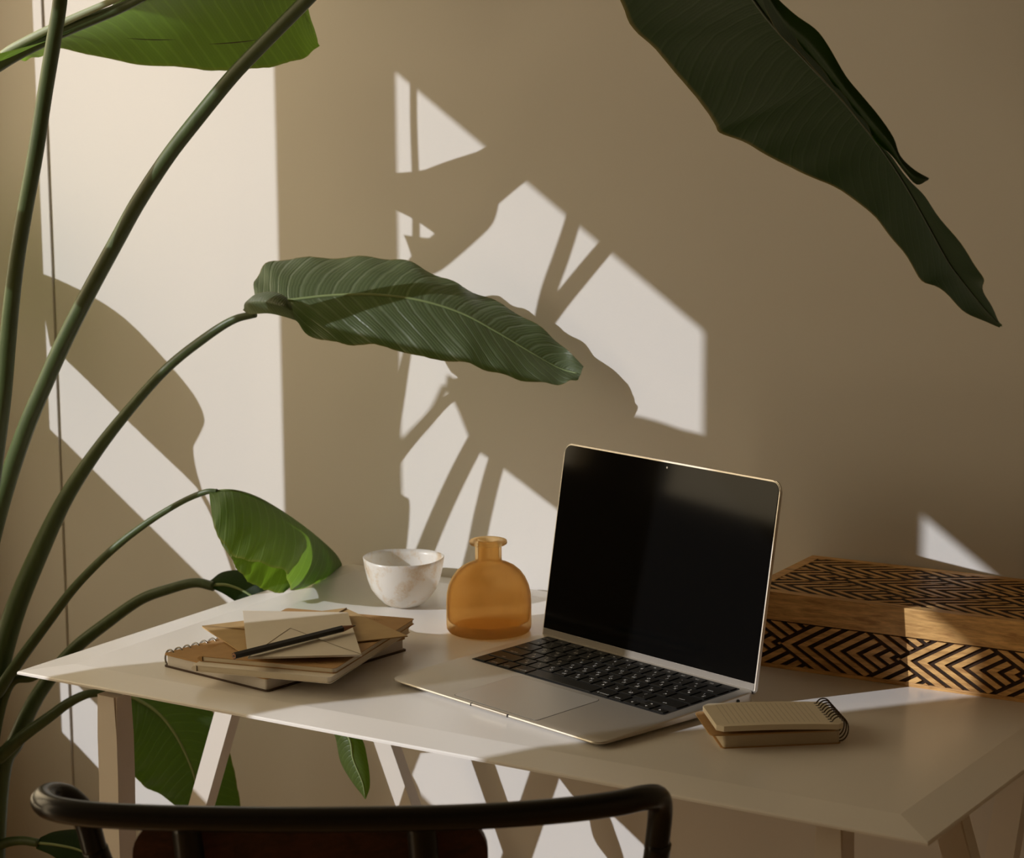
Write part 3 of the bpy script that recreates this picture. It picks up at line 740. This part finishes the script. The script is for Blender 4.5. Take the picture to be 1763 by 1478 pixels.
# ------------------------------------------------------------------ plant
pbase = Vector((-.36, -.37, 0))
pot = thing('plant_pot', 'round terracotta pot beside the desk', 'pot', pbase)
bm = bmesh.new(); lathe(bm, [(0, 0), (.10, 0), (.105, .01), (.135, .26), (.145, .265), (.145, .295), (.132, .295), (.128, .25), (0, .25)], 40); po_ = obj('pot_wall', bm, M['pot'], pot); smooth_by_angle(po_)
bm = bmesh.new(); lathe(bm, [(0, .251), (.1275, .251), (.1275, .262), (.06, .272), (0, .274)], 32); obj('soil', bm, M['soil'], pot)
pl = thing('plant', 'large bird-of-paradise plant with long green stems and broad leaves', 'plant', (pbase.x, pbase.y, .27))
PO = Vector((pbase.x, pbase.y, .27))
def petiole(pts, sides=12, mat='stem', root=None, name='stem'):
    """pts: (px, py, Y, width in pixels)"""
    W3 = []
    for px, py, Y, w in pts:
        p = aty(px, py, Y); dep = (p-CAM).dot(FWD); W3.append((*p, w*dep/FPX/2))
    if root:
        W3.append((pbase.x+root[0], pbase.y+root[1], .26, W3[-1][3]*1.25))
    s = crom(W3, 10*len(W3)); bm = bmesh.new()
    tube(bm, [Vector(q[:3])-PO for q in s], [max(.0008, q[3]) for q in s], sides)
    return obj(name, bm, M[mat], pl, smooth=True)
def blade(name, rows, mat, n=56, m=12, sagA=0., sagB=0., wave=.0, wavn=8, rib=True, ribw=8, label=None, tears=0, seed=1, ribmat='midrib', parent=None, pts3=False, edgej=.0):
    """rows of (edgeA, midrib, edgeB), each (px, py, Y)"""
    rnd = random.Random(seed)
    conv = (lambda p: tuple(p)) if pts3 else (lambda p: tuple(aty(*p)))
    A = crom([conv(r[0]) for r in rows], n); Mi = crom([conv(r[1]) for r in rows], n); B = crom([conv(r[2]) for r in rows], n)
    bm = bmesh.new(); uvl = bm.loops.layers.uv.new('UVMap'); G = []; UV = {}
    ph = rnd.random()*6
    for i in range(n+1):
        a, c, b = Vector(A[i]), Vector(Mi[i]), Vector(B[i]); row = []
        t = (Vector(Mi[min(i+1, n)])-Vector(Mi[max(i-1, 0)])).normalized()
        for side, e, sag in ((-1, a, sagA), (1, b, sagB)):
            half = []
            d = e-c; nr = t.cross(d); nr = nr.normalized() if nr.length > 1e-9 else Vector((0, 0, 1))
            jit = 1+edgej*(rnd.random()-.5)
            for k in range(1, m+1):
                f = k/m; w = math.sin(2*math.pi*wavn*i/n+ph*side+side)*wave*f*f
                p = c + d*f*(1 if k < m else jit) + nr*(sag*4*f*(1-f)*d.length + w)*1.0
                v = bm.verts.new(p-PO); UV[v] = (i/n, side*f); half.append(v)
            row.append(half)
        v = bm.verts.new(c-PO); UV[v] = (i/n, 0); G.append(list(reversed(row[0]))+[v]+row[1])
    for i in range(n):
        for k in range(2*m):
            try: f = bm.faces.new((G[i][k], G[i+1][k], G[i+1][k+1], G[i][k+1]))
            except ValueError: continue
            for l in f.loops: l[uvl].uv = UV[l.vert]
    bmesh.ops.dissolve_degenerate(bm, edges=bm.edges, dist=1e-7)
    o = obj(name, bm, M[mat], pl, smooth=True, flip=False)
    if label: o['label'] = label
    if rib:
        s = Mi[:n]; bm = bmesh.new(); R0 = ribw/FPX*2.6/2
        tube(bm, [Vector(p)-PO for p in s], [R0*(1-.8*i/len(s))+.0003 for i in range(len(s))], 8); obj('midrib', bm, M[ribmat], o, smooth=True)
    return o
# --- stems
petiole([(1262, -72, -.335, 14), (1180, -165, -.336, 16), (1040, -240, -.338, 18), (880, -250, -.340, 20), (720, -180, -.341, 22), (620, -92, -.342, 23), (562, -35, -.342, 24), (521, 7, -0.342, 25), (436, 93, -0.345, 25), (395, 137, -0.347, 25), (340, 204, -0.350, 26), (289, 270, -0.353, 26), (238, 348, -0.356, 27), (201, 415, -0.358, 27), (152, 505, -0.362, 28), (112, 584, -0.365, 29), (78, 659, -0.368, 29), (42, 744, -0.372, 30), (3, 862, -0.374, 32), (-32, 1000, -0.377, 34), (-62, 1160, -0.380, 36), (-85, 1350, -0.382, 40)], root=(.01, 0))
petiole([(190, -420, -.45, 18), (150, -250, -.455, 24), (110, -60, -.455, 26), (102, 12, -.455, 26), (90, 85, -.453, 27), (77, 163, -.45, 27), (61, 265, -.45, 28), (44, 357, -.447, 28), (30, 440, -.444, 28), (20, 520, -.44, 29), (12, 604, -.437, 30), (4, 690, -.435, 31), (-12, 810, -.43, 32), (-40, 1000, -.42, 36), (-80, 1300, -.40, 40)], root=(.0, -.03))
petiole([(440, 541, -.200, 12), (400, 552, -.206, 14), (350, 584, -.215, 16), (290, 632, -.225, 17), (230, 697, -.235, 19), (170, 772, -.248, 23), (112, 860, -.262, 28), (64, 960, -.28, 34), (25, 1055, -.30, 37), (-8, 1170, -.32, 40), (-45, 1330, -.345, 44)], root=(.03, .02))
petiole([(374, 846, -.258, 8), (352, 848, -.262, 10), (310, 866, -.265, 10), (250, 903, -.27, 12), (190, 950, -.28, 14), (130, 1010, -.29, 16), (80, 1075, -.30, 18), (32, 1140, -.32, 20), (0, 1188, -.335, 22), (-40, 1260, -.35, 26)], root=(.04, .0))
petiole([(368, 1010, -.17, 17), (335, 1004, -.175, 17), (290, 1015, -.185, 18), (240, 1034, -.195, 19), (180, 1076, -.21, 21), (130, 1116, -.23, 23), (92, 1160, -.25, 25), (58, 1210, -.275, 27), (28, 1275, -.30, 30), (0, 1350, -.32, 33)], root=(.05, .03))
petiole([(182, 1193, -.27, 13), (150, 1196, -.28, 15), (118, 1211, -.29, 17), (85, 1235, -.305, 19), (40, 1268, -.325, 21), (0, 1303, -.34, 24), (-40, 1345, -.36, 26)], root=(.06, .0))
petiole([(66, 1452, -.33, 15), (35, 1448, -.335, 16), (0, 1456, -.34, 18), (-40, 1490, -.355, 20)], root=(.06, -.03))
petiole([(250, -6, -.360, 14), (200, 17, -.365, 19), (100, 57, -.385, 24), (0, 108, -.402, 28), (-60, 160, -.41, 30), (-140, 330, -.41, 32), (-190, 600, -.40, 36), (-180, 1000, -.39, 40)], root=(-.03, -.01))
petiole([(228, -14, -.366, 10), (100, 43, -.392, 14), (30, 78, -.404, 15), (4, 92, -.408, 11)], mat='stempale', name='stem_channel')
petiole([(515, 1185, -.245, 8), (450, 1165, -.24, 9), (350, 1150, -.25, 10), (250, 1145, -.27, 11), (150, 1140, -.29, 12), (60, 1165, -.31, 14), (0, 1230, -.33, 16)], root=(.05, -.01))
blade('leaf', [((180, -415, -.44), (188, -420, -.45), (195, -428, -.46)), ((200, -520, -.38), (235, -520, -.44), (290, -500, -.50)), ((270, -660, -.36), (320, -630, -.43), (390, -600, -.50)), ((380, -740, -.36), (420, -700, -.42), (470, -650, -.47)), ((520, -740, -.40), (525, -735, -.40), (530, -728, -.41))], 'leafD', n=30, m=8, sagA=.08, sagB=.08, ribw=7, label='leaf rising above the upper left of the view')
# --- leaves in view
L1 = [((437, 512, -.190), (440, 524, -.197), (446, 532, -.20)), ((441, 478, -.170), (470, 520, -.192), (505, 548, -.205)), ((470, 449, -.148), (510, 516, -.182), (530, 577, -.203)),
      ((545, 444, -.124), (575, 509, -.163), (590, 592, -.192)), ((630, 443, -.102), (650, 508, -.143), (655, 596, -.174)), ((700, 450, -.086), (725, 518, -.124), (730, 616, -.155)),
      ((770, 482, -.072), (795, 540, -.105), (800, 625, -.136)), ((835, 511, -.059), (855, 572, -.088), (855, 643, -.116)), ((905, 547, -.047), (912, 606, -.070), (915, 658, -.094)), ((965, 592, -.037), (962, 634, -.053), (968, 661, -.072)), ((1004, 630, -.044), (1000, 645, -.050), (995, 652, -.056))]
blade('leaf', L1, 'leafA', n=70, sagA=.05, sagB=-.06, wave=.0022, wavn=9, ribw=6, label='broad dark green leaf arching over the desk', edgej=.012)
blade('leaf_curl', [((418, 534, -.205), (420, 528, -.20), (423, 520, -.198)), ((430, 541, -.210), (432, 522, -.212), (440, 507, -.202)), ((462, 540, -.212), (462, 522, -.218), (468, 502, -.206)), ((490, 546, -.21), (488, 528, -.217), (490, 510, -.207)), ((509, 552, -.208), (504, 535, -.21), (499, 522, -.205))], 'leafA', n=20, m=6, sagA=.1, sagB=.1, rib=False)
mid2 = [(360, 847, -.262), (400, 845, -.245), (440, 856, -.215), (480, 878, -.17), (520, 905, -.125), (555, 933, -.08), (578, 955, -.04), (589, 973, -.014)]
nearE = [(366, 872, -.275), (372, 915, -.305), (402, 957, -.312), (440, 968, -.300), (490, 985, -.275), (502, 1016, -.222), (545, 1004, -.12), (586, 976, -.016)]
farE = [(362, 868, -.255), (371, 915, -.262), (400, 966, -.262), (426, 1000, -.255), (458, 1016, -.240), (486, 1021, -.235), (500, 1008, -.20), (586, 978, -.013)]
blade('leaf', [(a, b, c) for a, b, c in zip(nearE, mid2, farE)], 'leafB', n=64, sagA=-.10, sagB=-.05, wave=.0016, wavn=9, ribw=4, label='young folded leaf glowing green at the desk corner', edgej=.012)
L3 = [((42, 104, -.345), (0, 108, -.402), (-70, 100, -.405)), ((66, 98, -.318), (40, 90, -.395), (-140, 128, -.460)), ((108, 84, -.285), (100, 60, -.385), (60, 76, -.410)), ((200, 105, -.262), (200, 20, -.365), (188, 14, -.362)), ((300, 116, -.236), (300, -18, -.345), (250, -90, -.38)), ((400, 121, -.212), (390, -36, -.315), (370, -160, -.36)),
      ((480, 112, -.196), (465, -20, -.275), (490, -90, -.30)), ((526, 98, -.182), (515, 15, -.225), (524, -8, -.235)), ((549, 79, -.172), (547, 70, -.174), (542, 58, -.177))]
blade('leaf', L3, 'leafU', n=64, sagA=.06, sagB=.06, wave=.0012, wavn=7, rib=False, label='sunlit leaf hanging at the upper left with short brown marks', edgej=.01)
for a, b in (((219, 66), (302, 68)), ((360, 76), (446, 68))):       # brown dry scratches
    bm = bmesh.new(); pts = []
    for k in range(9):
        f = k/8; px, py = a[0]+(b[0]-a[0])*f, a[1]+(b[1]-a[1])*f+math.sin(f*3)*1.5
        pts.append(aty(px, py, -.325+.00024*(px-200)) - PO)
    tube(bm, pts, [.0003+.0011*math.sin(math.pi*k/8) for k in range(9)], 6, squash=.4); obj('dry_scratch', bm, M['brownback'], pl)
left4 = [(1030, -70), (1066, 0), (1091, 49), (1131, 89), (1184, 150), (1229, 211), (1243, 231), (1289, 248), (1334, 276), (1387, 300), (1440, 325), (1492, 359), (1521, 394), (1553, 430), (1582, 479), (1614, 495), (1651, 528), (1683, 550), (1722, 563)]
mid4 = [(1250, -60), (1290, -10), (1318, 28), (1345, 60), (1380, 97), (1415, 134), (1430, 150), (1456, 179), (1478, 206), (1501, 235), (1520, 260), (1545, 297), (1570, 338), (1600, 392), (1632, 450), (1652, 478), (1675, 507), (1698, 535), (1724, 561)]
right4 = [(1290, -60), (1330, 0), (1350, 34), (1368, 62), (1396, 98), (1430, 138), (1445, 156), (1470, 186), (1490, 212), (1509, 243), (1535, 272), (1572, 316), (1600, 350), (1635, 396), (1670, 442), (1692, 478), (1693, 497), (1706, 528), (1726, 562)]
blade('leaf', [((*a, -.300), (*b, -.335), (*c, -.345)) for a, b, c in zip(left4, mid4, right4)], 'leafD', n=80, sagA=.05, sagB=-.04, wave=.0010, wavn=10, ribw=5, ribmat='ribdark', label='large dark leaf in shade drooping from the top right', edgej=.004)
lobeA = [(1290, -60), (1332, 45), (1375, 90), (1412, 131), (1455, 178), (1482, 212), (1509, 244), (1535, 268), (1556, 295), (1578, 318), (1598, 310)]
lobeB = [(1300, -40), (1363, 20), (1403, 49), (1425, 77), (1456, 130), (1482, 162), (1512, 198), (1538, 236), (1550, 268), (1574, 292), (1600, 307)]
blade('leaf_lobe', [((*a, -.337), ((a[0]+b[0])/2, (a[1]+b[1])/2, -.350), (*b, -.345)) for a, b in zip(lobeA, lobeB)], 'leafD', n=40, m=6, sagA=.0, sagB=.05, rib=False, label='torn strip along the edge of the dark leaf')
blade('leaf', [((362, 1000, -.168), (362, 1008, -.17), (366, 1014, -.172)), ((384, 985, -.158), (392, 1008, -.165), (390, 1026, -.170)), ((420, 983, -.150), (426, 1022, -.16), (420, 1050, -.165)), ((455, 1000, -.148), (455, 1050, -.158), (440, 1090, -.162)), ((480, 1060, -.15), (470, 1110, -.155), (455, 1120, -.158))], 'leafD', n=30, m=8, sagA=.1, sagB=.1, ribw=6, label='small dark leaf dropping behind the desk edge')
L6 = [((186, 1186, -0.240), (176, 1193, -0.245), (170, 1202, -0.250)), ((225, 1172, -0.220), (215, 1196, -0.237), (178, 1238, -0.255)), ((300, 1180, -0.207), (265, 1222, -0.230), (221, 1275, -0.253)), ((365, 1225, -0.197), (300, 1262, -0.225), (223, 1318, -0.250)), ((395, 1295, -0.193), (328, 1318, -0.220), (245, 1352, -0.245)), ((408, 1352, -0.193), (345, 1375, -0.220), (288, 1376, -0.240)), ((414, 1400, -0.195), (360, 1420, -0.217), (330, 1420, -0.230)), ((400, 1450, -0.205), (385, 1460, -0.213), (375, 1458, -0.217))]
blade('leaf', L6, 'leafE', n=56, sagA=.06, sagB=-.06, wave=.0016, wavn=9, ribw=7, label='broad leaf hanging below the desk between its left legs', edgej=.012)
blade('leaf', [((515, 1170, -.24), (520, 1185, -.245), (515, 1200, -.25)), ((575, 1200, -.235), (565, 1225, -.245), (545, 1240, -.25)), ((620, 1265, -.235), (600, 1270, -.25), (574, 1262, -.245)), ((633, 1310, -.24), (608, 1308, -.252), (586, 1312, -.245)), ((637, 1352, -.245), (624, 1348, -.252), (606, 1347, -.247)), ((630, 1376, -.25), (629, 1377, -.25), (627, 1374, -.25))], 'leafB', n=30, m=6, sagA=.12, sagB=-.12, ribw=4, label='narrow leaf tip hanging below the middle of the desk')
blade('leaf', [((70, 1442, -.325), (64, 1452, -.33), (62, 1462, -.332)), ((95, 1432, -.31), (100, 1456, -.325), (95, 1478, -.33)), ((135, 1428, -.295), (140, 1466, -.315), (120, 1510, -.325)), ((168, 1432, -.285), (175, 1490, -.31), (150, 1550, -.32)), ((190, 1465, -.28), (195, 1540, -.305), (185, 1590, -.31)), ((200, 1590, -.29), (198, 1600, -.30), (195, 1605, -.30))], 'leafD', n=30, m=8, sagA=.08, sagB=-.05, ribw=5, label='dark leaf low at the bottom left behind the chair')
# --- leaf just left of the view, whose shadow curves over the wall
def shd(px, py, t):
    p = aty(px, py, 0.0); return p - SUN*t
up9 = [(78, 473, .145), (110, 486, .155), (150, 506, .165), (190, 530, .18), (230, 562, .195), (290, 626, .215), (335, 682, .23), (352, 722, .235), (342, 752, .235), (333, 770, .235), (337, 805, .237), (348, 845, .24)]
lo9 = [(92, 598, .145), (120, 626, .15), (150, 655, .165), (180, 685, .18), (215, 720, .195), (250, 754, .21), (275, 778, .225), (298, 800, .23), (312, 813, .232), (322, 823, .235), (332, 833, .236), (346, 848, .24)]
rows9 = []
for a, b in zip(up9, lo9):
    pa, pb_ = shd(*a), shd(*b); rows9.append((pa, (pa+pb_)/2+Vector((0, .006, -.004)), pb_))
blade('leaf', rows9, 'leafB', n=48, m=8, ribw=6, pts3=True, label='leaf beside the window at the left', edgej=.01)
petipts = [shd(346, 847, .24), shd(372, 900, .25), shd(410, 1010, .262), shd(430, 1150, .27)]
s = crom([(*p, .0035) for p in petipts] + [(pbase.x-.02, pbase.y+.03, .27, .007)], 40); bm = bmesh.new(); tube(bm, [Vector(q[:3])-PO for q in s], [q[3] for q in s], 10); obj('stem', bm, M['stem'], pl, smooth=True)

up10 = [(770, 645), (830, 672), (900, 690), (1000, 704), (1090, 715), (1170, 738), (1240, 765), (1300, 850)]
lo10 = [(782, 690), (815, 768), (850, 795), (920, 848), (980, 893), (1080, 960), (1180, 985), (1285, 960)]
rows10 = []
for k, (a, b) in enumerate(zip(up10, lo10)):
    t = .70; pa, pb_ = shd(*a, t), shd(*b, t+.02); rows10.append((pa, (pa+pb_)/2+Vector((-.004, .006, -.004)), pb_))
blade('leaf', rows10, 'leafA', n=40, m=8, ribw=6, pts3=True, label='leaf reaching out between the window and the desk', edgej=.01)
s10 = [tuple(rows10[0][1]), tuple(shd(742, 716, .69)), tuple(shd(696, 766, .67)), tuple(shd(640, 840, .64)), (pbase.x-.10, pbase.y-.20, .9), (pbase.x-.01, pbase.y-.05, .6), (pbase.x, pbase.y-.02, .27)]
sp = crom([(*p, .004+.001*k) for k, p in enumerate(s10)], 40); bm = bmesh.new(); tube(bm, [Vector(q[:3])-PO for q in sp], [q[3] for q in sp], 10); obj('stem', bm, M['stem'], pl, smooth=True)

s11 = [(712, 40, .37), (712, 200, .365), (716, 330, .36), (715, 450, .36), (707, 560, .36), (693, 660, .36), (680, 760, .36), (684, 860, .36), (690, 960, .36)]  # unseen stem, bent so its thin shadow runs down the wall
sp = crom([(*shd(*p), .0040+.0002*k) for k, p in enumerate(s11)] + [(pbase.x+.01, pbase.y-.02, .27, .009)], 70); bm = bmesh.new(); tube(bm, [Vector(q[:3])-PO for q in sp], [q[3] for q in sp], 10); obj('stem', bm, M['stem'], pl, smooth=True)
